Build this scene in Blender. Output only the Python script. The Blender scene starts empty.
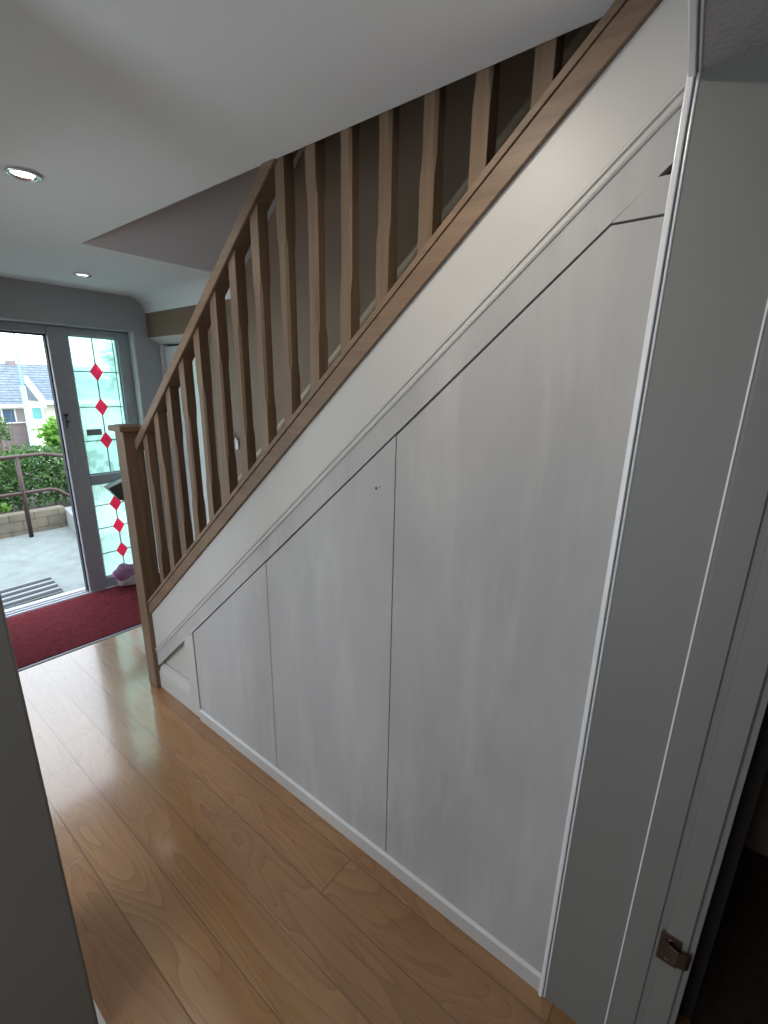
import bpy, bmesh, math, random
from mathutils import Vector, Matrix, Euler
S = bpy.context.scene
COL = S.collection
random.seed(7)

# ------------------------------------------------------------------ camera
cd = bpy.data.cameras.new('camera')
cam = bpy.data.objects.new('camera', cd); COL.objects.link(cam)
cam.matrix_world = (Matrix.Translation((0, 0, 1.65)) @ Matrix.Rotation(-0.9025, 4, 'Z')
                    @ Matrix.Rotation(1.2923, 4, 'X') @ Matrix.Rotation(0.0173, 4, 'Z'))
cd.sensor_fit = 'AUTO'; cd.sensor_width = 36
cd.lens = 462.65 * 36 / 1024
cd.shift_x = 3.17 / 1024; cd.shift_y = 7.68 / 1024
cd.clip_start = 0.02; cd.clip_end = 300
S.camera = cam

# ------------------------------------------------------------------ world, exposure
S.view_settings.view_transform = 'Standard'
S.view_settings.look = 'None'
S.view_settings.gamma = 1.0
S.view_settings.exposure = 0.42
S.view_settings.use_curve_mapping = False
W = bpy.data.worlds.new('overcast_sky'); S.world = W; W.use_nodes = True
wn = W.node_tree.nodes; wn.clear()
wo = wn.new('ShaderNodeOutputWorld'); wb = wn.new('ShaderNodeBackground')
wb.inputs[0].default_value = (0.82, 0.91, 1.0, 1); wb.inputs[1].default_value = 3.8
W.node_tree.links.new(wb.outputs[0], wo.inputs[0])

def area(name, loc, rot, sx, sy, power, color, portal=False, spread=None):
    l = bpy.data.lights.new(name, 'AREA'); l.shape = 'RECTANGLE'; l.size = sx; l.size_y = sy
    l.energy = power; l.color = color
    if portal: l.cycles.is_portal = True
    if spread: l.spread = spread
    o = bpy.data.objects.new(name, l); o.location = loc; o.rotation_euler = rot
    COL.objects.link(o); return o
# daylight portals (no light of their own): front doorway and the two added side windows
area('doorway_portal', (1.0, 4.12, 1.02), (-math.pi / 2, 0, 0), 1.7, 2.0, 1, (1, 1, 1), portal=True)
area('added_window_portal', (-1.56, 2.3, 1.35), (0, -math.pi / 2, 0), 1.5, 2.2, 1, (1, 1, 1), portal=True)
area('added_bay_portal', (-1.56, 0.6, 1.08), (0, -math.pi / 2, 0), 1.95, 0.85, 1, (1, 1, 1), portal=True)
sun = bpy.data.lights.new('hazy_sun', 'SUN'); sun.energy = 1.0; sun.angle = 0.6; sun.color = (1, 0.98, 0.93)
so = bpy.data.objects.new('hazy_sun', sun); so.rotation_euler = Euler((math.radians(38), 0, math.radians(25)))
so.location = (5, -5, 12); COL.objects.link(so)

# ------------------------------------------------------------------ materials
class NT:
    def __init__(s, name):
        s.m = bpy.data.materials.new(name); s.m.use_nodes = True
        s.t = s.m.node_tree; s.n = s.t.nodes; s.n.clear()
        s.out = s.new('ShaderNodeOutputMaterial')
    def new(s, kind, **kw):
        n = s.n.new(kind)
        for k, v in kw.items(): setattr(n, k, v)
        return n
    def link(s, a, b): s.t.links.new(a, b)
    def coord(s, scale=(1, 1, 1), loc=(0, 0, 0)):
        g = s.new('ShaderNodeNewGeometry'); mp = s.new('ShaderNodeMapping')
        mp.inputs['Scale'].default_value = scale; mp.inputs['Location'].default_value = loc
        s.link(g.outputs['Position'], mp.inputs['Vector']); return mp.outputs[0]
    def noise(s, vec, scale, detail=3, rough=.5, dist=0):
        n = s.new('ShaderNodeTexNoise'); n.inputs['Scale'].default_value = scale
        n.inputs['Detail'].default_value = detail; n.inputs['Roughness'].default_value = rough
        n.inputs['Distortion'].default_value = dist
        s.link(vec, n.inputs['Vector']); return n.outputs[0]
    def ramp(s, fac, stops):
        r = s.new('ShaderNodeValToRGB'); e = r.color_ramp.elements
        e[0].position = stops[0][0]; e[0].color = (*stops[0][1], 1)
        e[1].position = stops[-1][0]; e[1].color = (*stops[-1][1], 1)
        for p, c in stops[1:-1]:
            q = e.new(p); q.color = (*c, 1)
        s.link(fac, r.inputs[0]); return r.outputs[0]
    def mix(s, fac, a, b, mode='MIX'):
        n = s.new('ShaderNodeMix', data_type='RGBA', blend_type=mode)
        for v, i in ((fac, 0), (a, 6), (b, 7)):
            if hasattr(v, 'is_linked') or isinstance(v, bpy.types.NodeSocket): s.link(v, n.inputs[i])
            elif i == 0: n.inputs[0].default_value = v
            else: n.inputs[i].default_value = (*v, 1)
        return n.outputs[2]
    def math(s, op, a, b=0.0, c=0.0):
        n = s.new('ShaderNodeMath', operation=op)
        for i, v in enumerate((a, b, c)):
            if isinstance(v, bpy.types.NodeSocket): s.link(v, n.inputs[i])
            else: n.inputs[i].default_value = v
        return n.outputs[0]
    def bsdf(s, color, rough=.5, metal=0, coat=0, spec=.5, bump=None, bstr=.1, bdist=.01, trans=0, emis=None, es=0):
        b = s.new('ShaderNodeBsdfPrincipled')
        if isinstance(color, bpy.types.NodeSocket): s.link(color, b.inputs['Base Color'])
        else: b.inputs['Base Color'].default_value = (*color, 1)
        if isinstance(rough, bpy.types.NodeSocket): s.link(rough, b.inputs['Roughness'])
        else: b.inputs['Roughness'].default_value = rough
        b.inputs['Metallic'].default_value = metal; b.inputs['Coat Weight'].default_value = coat
        b.inputs['Coat Roughness'].default_value = .12; b.inputs['Coat IOR'].default_value = 1.6
        b.inputs['Specular IOR Level'].default_value = spec
        b.inputs['Transmission Weight'].default_value = trans
        if emis: b.inputs['Emission Color'].default_value = (*emis, 1); b.inputs['Emission Strength'].default_value = es
        if bump is not None:
            bp = s.new('ShaderNodeBump'); bp.inputs['Strength'].default_value = bstr; bp.inputs['Distance'].default_value = bdist
            s.link(bump, bp.inputs['Height']); s.link(bp.outputs[0], b.inputs['Normal'])
        s.link(b.outputs[0], s.out.inputs[0]); return b

def paint(name, c, rough=.55, var=.04, bscale=250, bstr=.05, vscale=3):
    t = NT(name); v = t.coord()
    n = t.noise(v, vscale, 4)
    col = t.ramp(n, [(.3, tuple(x * (1 - var) for x in c)), (.7, tuple(min(1, x * (1 + var)) for x in c))])
    t.bsdf(col, rough, bump=t.noise(v, bscale, 2), bstr=bstr, bdist=.002); return t.m
def plain(name, c, rough=.5, metal=0, **kw):
    t = NT(name); v = t.coord(); n = t.noise(v, 40, 2)
    col = t.ramp(n, [(.3, tuple(x * .95 for x in c)), (.7, tuple(min(1, x * 1.05) for x in c))])
    t.bsdf(col, rough, metal, **kw); return t.m

def floor_material():
    t = NT('laminate_boards'); g = t.new('ShaderNodeNewGeometry'); sp = t.new('ShaderNodeSeparateXYZ')
    t.link(g.outputs['Position'], sp.inputs[0]); x, y = sp.outputs[0], sp.outputs[1]
    PW = .15; BL = 1.9
    u = t.math('DIVIDE', t.math('SUBTRACT', x, .047), PW)
    row = t.math('FLOOR', u); fu = t.math('FRACT', u)
    wn1 = t.new('ShaderNodeTexWhiteNoise', noise_dimensions='1D'); t.link(row, wn1.inputs['W'])
    v = t.math('ADD', t.math('DIVIDE', y, BL), wn1.outputs['Value'])
    cell = t.math('FLOOR', v); fv = t.math('FRACT', v)
    cmb = t.new('ShaderNodeCombineXYZ'); t.link(row, cmb.inputs[0]); t.link(cell, cmb.inputs[1])
    wn2 = t.new('ShaderNodeTexWhiteNoise', noise_dimensions='3D'); t.link(cmb.outputs[0], wn2.inputs['Vector'])
    rnd = wn2.outputs['Value']
    # grain coordinates: position shifted per board
    off = t.new('ShaderNodeCombineXYZ')
    t.link(t.math('MULTIPLY', rnd, 37.0), off.inputs[0]); t.link(t.math('MULTIPLY', rnd, 91.0), off.inputs[1])
    add = t.new('ShaderNodeVectorMath', operation='ADD'); t.link(g.outputs['Position'], add.inputs[0]); t.link(off.outputs[0], add.inputs[1])
    m1 = t.new('ShaderNodeMapping'); m1.inputs['Scale'].default_value = (4.2, .85, 1); t.link(add.outputs[0], m1.inputs[0])
    big = t.noise(m1.outputs[0], 1.25, 2.0, .45, .5)
    rings = t.math('FRACT', t.math('MULTIPLY', big, 17.0))
    ringv = t.ramp(rings, [(0, (.0,) * 3), (.8, (.55,) * 3), (.95, (1,) * 3), (1, (.0,) * 3)])
    m2 = t.new('ShaderNodeMapping'); m2.inputs['Scale'].default_value = (90, 3.5, 1); t.link(add.outputs[0], m2.inputs[0])
    fine = t.noise(m2.outputs[0], 1.0, 4, .6)
    patch = t.noise(m1.outputs[0], .9, 3, .6)
    base = t.ramp(patch, [(.3, (.30, .135, .045)), (.52, (.40, .205, .08)), (.75, (.49, .28, .125))])
    c1 = t.mix(t.math('MULTIPLY', ringv, .62), base, (.20, .085, .028))
    c2 = t.mix(t.math('MULTIPLY', t.math('SUBTRACT', 1, fine), .36), c1, (.22, .105, .04))
    tone = t.math('ADD', .90, t.math('MULTIPLY', rnd, .12))
    tc = t.new('ShaderNodeCombineXYZ'); [t.link(tone, tc.inputs[i]) for i in range(3)]
    c3 = t.mix(1.0, c2, tc.outputs[0], 'MULTIPLY')
    eu = t.math('MULTIPLY', t.math('MINIMUM', fu, t.math('SUBTRACT', 1, fu)), PW)
    ev = t.math('MULTIPLY', t.math('MINIMUM', fv, t.math('SUBTRACT', 1, fv)), BL)
    e = t.math('MINIMUM', eu, ev)
    seam = t.new('ShaderNodeMapRange'); t.link(e, seam.inputs[0]); seam.inputs[1].default_value = 0; seam.inputs[2].default_value = .0032
    seam.inputs[3].default_value = 0; seam.inputs[4].default_value = 1
    c4 = t.mix(seam.outputs[0], (.13, .06, .024), c3)
    h = t.math('ADD', t.math('MULTIPLY', seam.outputs[0], 1.0), t.math('MULTIPLY', fine, .05))
    rough = t.math('ADD', .23, t.math('MULTIPLY', fine, .12))
    t.bsdf(c4, rough, coat=.75, bump=h, bstr=.35, bdist=.0015, spec=.6); return t.m

def wood(name, c1, c2, axis='Z', rough=.5):
    t = NT(name); sc = {'Z': (60, 60, 3), 'Y': (60, 3, 60), 'S': (50, 6, 50)}[axis]
    v = t.coord(sc); n = t.noise(v, 1, 4, .6); w = t.noise(t.coord(tuple(s / 6 for s in sc)), 1, 2)
    col = t.ramp(t.math('ADD', t.math('MULTIPLY', n, .6), t.math('MULTIPLY', w, .4)), [(.35, c1), (.65, c2)])
    t.bsdf(col, rough, bump=n, bstr=.06, bdist=.002); return t.m

def primed_board():
    # bare primed boards: filler smears, faint brush streaks, small scuffs
    t = NT('primed_board'); v = t.coord((1, 1.6, .55)); n = t.noise(v, 2.4, 5, .6, .4)
    col = t.ramp(n, [(.28, (.385, .375, .37)), (.5, (.445, .432, .427)), (.72, (.50, .487, .475))])
    sm = t.noise(t.coord((1, 9, 1.3), (0, 3, 5)), 1.2, 3, .6)
    col = t.mix(t.math('MULTIPLY', t.ramp(sm, [(.52, (0,) * 3), (.7, (1,) * 3)]), .28), col, (.64, .62, .59))
    sc = t.noise(t.coord((1, 14, 5), (0, 1, 2)), 2.0, 4, .7)
    col = t.mix(t.math('MULTIPLY', t.ramp(sc, [(.62, (0,) * 3), (.74, (1,) * 3)]), .5), col, (.36, .34, .32))
    t.bsdf(col, .6, bump=t.noise(t.coord(), 60, 3), bstr=.05, bdist=.002); return t.m

def carpet(name, a, b, scale=380, h=.004):
    t = NT(name); v = t.coord(); n = t.noise(v, scale, 2, .7); w = t.noise(v, 30, 3)
    col = t.ramp(t.math('ADD', t.math('MULTIPLY', n, .7), t.math('MULTIPLY', w, .3)), [(.35, a), (.65, b)])
    t.bsdf(col, .95, spec=.1, bump=n, bstr=.8, bdist=h); return t.m

def frosted(name, tint, clear):
    t = NT(name)
    tr = t.new('ShaderNodeBsdfTransparent'); tr.inputs[0].default_value = (*tint, 1)
    rf = t.new('ShaderNodeBsdfRefraction'); rf.inputs['IOR'].default_value = 1.02; rf.inputs['Roughness'].default_value = .45
    rf.inputs[0].default_value = (*tint, 1)
    tl = t.new('ShaderNodeBsdfTranslucent'); tl.inputs[0].default_value = (*tint, 1)
    m0 = t.new('ShaderNodeMixShader'); m0.inputs[0].default_value = .45
    t.link(rf.outputs[0], m0.inputs[1]); t.link(tl.outputs[0], m0.inputs[2])
    # etched pattern: clearer swirls in the frosting
    n = t.noise(t.coord((1, 1, 1)), 9, 2, .5, 1.2)
    f = t.math('ADD', clear, t.math('MULTIPLY', t.ramp(n, [(.5, (0,) * 3), (.62, (1,) * 3)]), .25))
    m1 = t.new('ShaderNodeMixShader'); t.link(f, m1.inputs[0])
    t.link(m0.outputs[0], m1.inputs[1]); t.link(tr.outputs[0], m1.inputs[2])
    gl = t.new('ShaderNodeBsdfGlossy'); gl.inputs['Roughness'].default_value = .1
    m2 = t.new('ShaderNodeMixShader'); m2.inputs[0].default_value = .05
    t.link(m1.outputs[0], m2.inputs[1]); t.link(gl.outputs[0], m2.inputs[2])
    t.link(m2.outputs[0], t.out.inputs[0]); return t.m

def brick(name, c1, c2, mortar, bw, bh, axis='XZ', off=.5):
    t = NT(name); g = t.new('ShaderNodeNewGeometry'); sp = t.new('ShaderNodeSeparateXYZ'); t.link(g.outputs['Position'], sp.inputs[0])
    cb = t.new('ShaderNodeCombineXYZ'); t.link(t.math('ADD', sp.outputs[0], sp.outputs[1]), cb.inputs[0]); t.link(sp.outputs[2], cb.inputs[1])
    b = t.new('ShaderNodeTexBrick'); b.offset = off
    b.inputs['Scale'].default_value = 1; b.inputs['Brick Width'].default_value = bw; b.inputs['Row Height'].default_value = bh
    b.inputs['Mortar Size'].default_value = bh * .07; b.inputs['Color1'].default_value = (*c1, 1); b.inputs['Color2'].default_value = (*c2, 1)
    b.inputs['Mortar'].default_value = (*mortar, 1)
    t.link(cb.outputs[0], b.inputs[0])
    col = t.mix(.25, b.outputs[0], t.ramp(t.noise(t.coord(), 12, 4), [(.3, tuple(x * .5 for x in c1)), (.7, tuple(min(1, x * 1.4) for x in c2))]))
    t.bsdf(col, .9, bump=b.outputs[1], bstr=-.4, bdist=.01); return t.m

def roof_tiles(name, c1, c2, lines=.33):
    t = NT(name); g = t.new('ShaderNodeNewGeometry'); sp = t.new('ShaderNodeSeparateXYZ'); t.link(g.outputs['Position'], sp.inputs[0])
    fz = t.math('FRACT', t.math('DIVIDE', sp.outputs[1], lines))
    fx = t.math('FRACT', t.math('DIVIDE', sp.outputs[0], .3))
    n = t.noise(t.coord((3, 3, 3)), 1, 3)
    col = t.ramp(n, [(.3, c1), (.7, c2)])
    col = t.mix(t.ramp(fz, [(0, (0,) * 3), (.12, (0,) * 3), (.3, (1,) * 3), (1, (1,) * 3)]), tuple(x * .35 for x in c1), col)
    col = t.mix(t.math('MULTIPLY', t.ramp(fx, [(0, (1,) * 3), (.15, (0,) * 3), (1, (0,) * 3)]), .4), col, tuple(x * .5 for x in c1))
    t.bsdf(col, .8); return t.m

def leafmat(name, a, b):
    t = NT(name); n = t.noise(t.coord(), 6, 4, .7); col = t.ramp(n, [(.35, a), (.65, b)])
    d = t.new('ShaderNodeBsdfDiffuse'); tl = t.new('ShaderNodeBsdfTranslucent'); t.link(col, d.inputs[0]); t.link(col, tl.inputs[0])
    m = t.new('ShaderNodeMixShader'); m.inputs[0].default_value = .3
    t.link(d.outputs[0], m.inputs[1]); t.link(tl.outputs[0], m.inputs[2]); t.link(m.outputs[0], t.out.inputs[0]); return t.m

M = dict(
    floor=floor_material(),
    ceiling=paint('ceiling_emulsion', (.86, .875, .88), .7, .01),
    slope=paint('grey_slope_emulsion', (.74, .73, .75), .7, .01),
    wall=paint('cool_white_emulsion', (0.450, 0.459, 0.486), .6, .02),
    beige=paint('taupe_emulsion', (.235, .165, .115), .6, .03),
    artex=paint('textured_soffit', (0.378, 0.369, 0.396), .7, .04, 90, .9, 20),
    jamb=paint('shade_grey_paint', (0.195, 0.193, 0.182), .5, .03),  # grey darkened to stand in for shade on the jamb and left wall
    gloss=paint('white_gloss_paint', (.82, .83, .84), .25, .01, 60, .02),
    stringwhite=paint('white_undercoat', (0.533, 0.516, 0.490), .45, .03, 60, .04),
    board=primed_board(),
    oak=wood('oak_vertical', (0.144, 0.091, 0.054), (0.233, 0.153, 0.098), 'Z'),
    oaks=wood('oak_sloping', (0.144, 0.091, 0.054), (0.233, 0.153, 0.098), 'Y'),
    palewood=wood('pale_wood', (.46, .36, .25), (.60, .50, .38), 'Y'),
    red=carpet('red_mat', (0.076, 0.009, 0.015), (0.221, 0.034, 0.047)),
    stair=carpet('stair_carpet', (.10, .075, .055), (.17, .13, .095)),
    upvc=plain('white_upvc', (0.440, 0.466, 0.519), .3),
    alu=plain('aluminium', (.62, .65, .68), .3, 1),
    lead=plain('lead', (.07, .09, .09), .5),
    diamond=None, glass=frosted('frosted_glass', (.72, .96, .90), .34), glasslow=frosted('frosted_glass_lower', (.76, .94, .88), .15),
    chrome=plain('chrome', (.8, .82, .85), .12, 1),
    darkmetal=plain('dark_bronze', (.10, .075, .06), .35, .8),
    darkgap=plain('dark_gap', (.02, .02, .02), .9),  # near-black, stands in for the shade inside door gaps
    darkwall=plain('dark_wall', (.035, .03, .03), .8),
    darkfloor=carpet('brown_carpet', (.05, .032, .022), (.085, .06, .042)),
    concrete=paint('wet_concrete', (0.200, 0.234, 0.230), .8, .14, 60, .5, 9),
    block=brick('retaining_block', (0.165, 0.144, 0.113), (0.217, 0.187, 0.144), (0.104, 0.091, 0.074), .24, .115),
    blockpale=paint('pale_render', (.30, .32, .32), .8, .08, 60, .3, 8),
    rail=plain('red_oxide_paint', (.042, .018, .015), .45),
    hedge=leafmat('hedge_leaves', (0.030, 0.087, 0.026), (0.148, 0.244, 0.096)),
    tree=leafmat('tree_leaves', (.03, .09, .03), (.10, .22, .07)),
    bush=leafmat('bush_leaves', (0.070, 0.217, 0.026), (0.217, 0.392, 0.087)),
    twig=plain('twig', (.16, .12, .08), .8),
    soil=plain('soil', (.035, .03, .022), .95),
    lawn=plain('lawn', (.14, .24, .07), .9),
    roofa=roof_tiles('slate_blue_tiles', (0.088, 0.120, 0.160), (0.160, 0.200, 0.240)),
    roofb=roof_tiles('slate_grey_tiles', (0.072, 0.104, 0.144), (0.136, 0.176, 0.224)),
    white=plain('white_trim', (0.702, 0.702, 0.684), .5),
    render=plain('cream_render', (.40, .35, .33), .7),
    housebrick=brick('house_brick', (.17, .125, .14), (.21, .16, .17), (.25, .24, .24), .22, .075),
    winglass=plain('window_glass', (.07, .11, .2), .08),
    curtain=plain('grey_pink_curtain', (.30, .25, .27), .8),
    turq=plain('turquoise_blind', (.08, .26, .28), .5),
    postpaint=plain('pale_green_post', (.22, .42, .42), .5),
    strip=plain('worn_metal_strip', (.30, .32, .36), .6, .3),
    rubber=plain('black_rubber', (.03, .035, .04), .8),
    matgrey=plain('grey_mat', (0.266, 0.294, 0.301), .8),
    plate=plain('grey_plate', (.28, .30, .33), .5),
    lilac=plain('lilac_fabric', (.55, .30, .55), .7), whitefab=plain('white_fabric', (.72, .72, .76), .6),
    charcoal=plain('charcoal_plastic', (.05, .055, .055), .4),
)
def diamond_mat():
    t = NT('red_stained_glass'); v = t.coord(); n = t.noise(v, 60, 2)
    col = t.ramp(n, [(.3, (1.0, .13, .25)), (.7, (1.0, .18, .32))])
    d = t.new('ShaderNodeBsdfTransparent'); t.link(col, d.inputs[0]); p = t.new('ShaderNodeBsdfDiffuse'); t.link(col, p.inputs[0])
    m = t.new('ShaderNodeMixShader'); m.inputs[0].default_value = .85
    t.link(p.outputs[0], m.inputs[1]); t.link(d.outputs[0], m.inputs[2]); t.link(m.outputs[0], t.out.inputs[0]); return t.m
M['diamond'] = diamond_mat()
_l = NT('lamp_lens'); _l.bsdf((1, 1, 1), .3, emis=(1, .96, .88), es=4); M['lens'] = _l.m

# ------------------------------------------------------------------ mesh helpers
def B(): return bmesh.new()
def poly_prism(bm, pts, axis, a, b):
    """polygon in the two other axes, extruded from a to b along axis"""
    def P(p, t):
        return {'X': (t, p[0], p[1]), 'Y': (p[0], t, p[1]), 'Z': (p[0], p[1], t)}[axis]
    va = [bm.verts.new(P(p, a)) for p in pts]; vb = [bm.verts.new(P(p, b)) for p in pts]
    bm.faces.new(va); bm.faces.new(vb[::-1]); n = len(pts)
    for i in range(n): bm.faces.new((va[i], vb[i], vb[(i + 1) % n], va[(i + 1) % n]))
    return bm
def box(bm, x0, x1, y0, y1, z0, z1):
    return poly_prism(bm, [(x0, y0), (x1, y0), (x1, y1), (x0, y1)], 'Z', z0, z1)
def tube(bm, pts, r, seg=10, caps=True):
    pts = [Vector(p) for p in pts]; rings = []
    rs = r if isinstance(r, (list, tuple)) else [r] * len(pts)
    for i, p in enumerate(pts):
        d = ((pts[min(i + 1, len(pts) - 1)] - p).normalized() + (p - pts[max(i - 1, 0)]).normalized()).normalized()
        u = d.cross(Vector((0, 0, 1)) if abs(d.z) < .9 else Vector((1, 0, 0))).normalized(); w = d.cross(u)
        rings.append([bm.verts.new(p + (u * math.cos(2 * math.pi * k / seg) + w * math.sin(2 * math.pi * k / seg)) * rs[i]) for k in range(seg)])
    for a, b in zip(rings, rings[1:]):
        for k in range(seg): bm.faces.new((a[k], a[(k + 1) % seg], b[(k + 1) % seg], b[k]))
    if caps: bm.faces.new(rings[0][::-1]); bm.faces.new(rings[-1])
    return bm
def lathe(bm, prof, c, seg=32, close=True):
    """profile (r, z) around vertical axis at c"""
    rings = [[bm.verts.new((c[0] + r * math.cos(2 * math.pi * k / seg), c[1] + r * math.sin(2 * math.pi * k / seg), c[2] + z)) for k in range(seg)] for r, z in prof]
    for a, b in zip(rings, rings[1:]):
        for k in range(seg): bm.faces.new((a[k], a[(k + 1) % seg], b[(k + 1) % seg], b[k]))
    if close: bm.faces.new(rings[0][::-1]); bm.faces.new(rings[-1])
    return bm
def obj(name, bm, mat, parent=None, bevel=0, smooth=False, kind=None, seg=2, origin=None):
    bmesh.ops.recalc_face_normals(bm, faces=bm.faces)
    if origin is None:
        if parent is not None:
            q = parent; origin = Vector((0, 0, 0))
            while q is not None: origin += q.location; q = q.parent
        else:
            cs = [v.co for v in bm.verts]
            lo = Vector([min(c[i] for c in cs) for i in range(3)]); hi = Vector([max(c[i] for c in cs) for i in range(3)])
            origin = Vector(((lo.x + hi.x) / 2, (lo.y + hi.y) / 2, lo.z))
    origin = Vector(origin)
    for v in bm.verts: v.co -= origin
    me = bpy.data.meshes.new(name); bm.to_mesh(me); bm.free()
    for m in (mat if isinstance(mat, list) else [mat]): me.materials.append(m)
    if smooth:
        for p in me.polygons: p.use_smooth = True
    o = bpy.data.objects.new(name, me); COL.objects.link(o)
    if parent is not None: o.parent = parent
    else: o.location = origin
    if bevel:
        md = o.modifiers.new('bevel', 'BEVEL'); md.width = bevel; md.segments = seg; md.limit_method = 'ANGLE'; md.angle_limit = .6
    if kind: o['kind'] = kind
    return o
def struct(name, bm, mat, **kw): return obj(name, bm, mat, kind='structure', **kw)
def tag(o, label, cat, group=None, kind=None):
    o['label'] = label; o['category'] = cat
    if group: o['group'] = group
    if kind: o['kind'] = kind
    return o
def thing(name, loc, label, cat, group=None):
    o = bpy.data.objects.new(name, None); o.location = loc; o.empty_display_size = .1; COL.objects.link(o)
    return tag(o, label, cat, group)
def dup(root, loc, label=None):
    r = root.copy(); COL.objects.link(r); r.location = loc
    if label: r['label'] = label
    for ch in list(root.children):
        c = ch.copy(); COL.objects.link(c); c.parent = r
        for g in list(ch.children):
            d = g.copy(); COL.objects.link(d); d.parent = c
    return r

# ------------------------------------------------------------------ key dimensions (metres)
ZC = 2.285          # hall ceiling
XS = 1.010          # face of the under-stair panelling
YE = 0.186          # edge of the opening the photo was taken from
XE = 1.046          # edge of the stairwell opening in the ceiling
XR = 1.924          # wall on the far side of the stairs
YF = 3.914          # inner face of the front wall
YD = 4.036          # plane of the front door frame
XL = 0.183          # hall wall on the left
MS = .8668          # slope of the panelling
MR = .8474          # slope of balustrade
zd = lambda y: 2.179 - MS * y      # door top line
zm = lambda y: 2.2953 - MS * y     # top of moulding
zs = lambda y: 2.4561 - MR * y     # underside of the oak base rail
zt = lambda y: 2.5356 - MR * y     # top of the oak base rail

# ------------------------------------------------------------------ structure
bm = B(); box(bm, -1.5, 2.6, -1.6, 3.15, -.12, 0); struct('floor', bm, M['floor'])
bm = B(); box(bm, XL, 2.6, 3.15, YD - .06, -.12, -.006); struct('floor_porch', bm, M['darkfloor'])
# ceiling with the stairwell opening
bm = B()
poly_prism(bm, [(-1.5, YE - .267), (1.0, YE), (XE, YE), (XE, 2.668), (2.6, 2.668), (2.6, YD + .2), (-1.5, YD + .2)], 'Z', ZC, ZC + .22)
struct('ceiling', bm, M['ceiling'], bevel=.004)
# soffit of the opening overhead, textured
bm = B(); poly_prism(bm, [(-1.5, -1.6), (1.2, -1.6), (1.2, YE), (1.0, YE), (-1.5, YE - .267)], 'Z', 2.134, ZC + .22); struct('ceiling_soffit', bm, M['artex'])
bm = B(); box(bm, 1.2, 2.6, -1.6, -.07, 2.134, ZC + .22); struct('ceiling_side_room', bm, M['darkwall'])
# left hall wall, seen end-on
DY0, DY1 = 1.45, 2.75      # unseen doorway, added to let daylight onto the panels
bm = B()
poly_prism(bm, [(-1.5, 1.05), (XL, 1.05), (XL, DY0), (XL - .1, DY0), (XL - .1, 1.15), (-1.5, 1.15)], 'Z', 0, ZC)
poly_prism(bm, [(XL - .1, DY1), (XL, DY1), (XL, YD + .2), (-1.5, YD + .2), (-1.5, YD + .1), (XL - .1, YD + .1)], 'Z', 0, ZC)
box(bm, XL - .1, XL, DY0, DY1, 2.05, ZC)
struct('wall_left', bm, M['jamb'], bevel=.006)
bm = B()
for a, b in ((DY0, DY0 + .025), (DY1 - .025, DY1)): box(bm, XL - .105, XL + .006, a, b, 0, 2.05)
box(bm, XL - .105, XL + .006, DY0 + .025, DY1 - .025, 2.025, 2.05)
struct('trim_11', bm, M['gloss'])  # lining of the unseen doorway added for daylight
bm = B(); poly_prism(bm, [(XL - .02, 0), (XL + .017, 0), (XL + .015, .012), (XL + .006, .024), (XL, .028), (XL - .02, .028)], 'Y', 1.05, DY0)
struct('baseboard_left', bm, M['gloss'])
# far-left wall of the bay, with unseen windows added to light the hall
bm = B()
wy0, wy1, wz0, wz1 = 1.2, 3.4, .6, 2.1
box(bm, -1.7, -1.5, -1.6, .18, 0, ZC); box(bm, -1.7, -1.5, 1.02, wy0, 0, ZC); box(bm, -1.7, -1.5, .18, 1.02, 0, .10); box(bm, -1.7, -1.5, .18, 1.02, 2.05, ZC); box(bm, -1.7, -1.5, wy1, YD + .2, 0, ZC)
box(bm, -1.7, -1.5, wy0, wy1, 0, wz0); box(bm, -1.7, -1.5, wy0, wy1, wz1, ZC)
struct('wall_bay', bm, M['wall'])
wf = bpy.data.objects.new('added_light_window', None); wf.location = (-1.55, 2.3, wz0); COL.objects.link(wf); wf['kind'] = 'structure'  # unseen window, added to light the panels through the doorway
bm = B()
for a, b in ((wy0, wy0 + .05), (wy1 - .05, wy1), (2.28, 2.32)): box(bm, -1.62, -1.57, a, b, wz0, wz1)
box(bm, -1.62, -1.57, wy0 + .05, wy1 - .05, wz0, wz0 + .05); box(bm, -1.62, -1.57, wy0 + .05, wy1 - .05, wz1 - .05, wz1)
obj('window_frame', bm, M['upvc'], wf, bevel=.004)
bm = B(); box(bm, -1.7, 2.6, -1.8, -1.6, 0, ZC + .2); struct('wall_back', bm, M['darkwall'])

wf = bpy.data.objects.new('added_bay_glazing', None); wf.location = (-1.55, .6, .10); COL.objects.link(wf); wf['kind'] = 'structure'  # unseen glazing, added to brighten the lower panels and floor
bm = B()
for a, b in ((.18, .23), (.97, 1.02)): box(bm, -1.62, -1.57, a, b, .10, 2.05)
box(bm, -1.62, -1.57, .23, .97, .10, .15); box(bm, -1.62, -1.57, .23, .97, 2.0, 2.05)
obj('window_frame', bm, M['upvc'], wf, bevel=.004)

# front wall around the doorway
bm = B()
poly_prism(bm, [(XL, 0), (.25, 0), (.25, 2.032), (1.815, 2.032), (1.815, 0), (2.6, 0), (2.6, ZC + .06), (XL, ZC + .06)], 'Y', YF, YD + .2)
struct('wall_front', bm, M['wall'], bevel=.012, seg=3)

# right wall beyond the stairs: taupe, up to the sloping soffit; lintel over the recess
slope_z = lambda y: ZC + (2.668 - y) * .865
bm = B()
poly_prism(bm, [(-.9, 0), (3.12, 0), (3.12, ZC), (2.668, ZC + .03), (-.9, slope_z(-.9) + .1)], 'X', XR, XR + .1)
box(bm, XR, XR + .1, 3.12, YF, 2.0, ZC)
struct('wall_right', bm, M['beige'])
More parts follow.
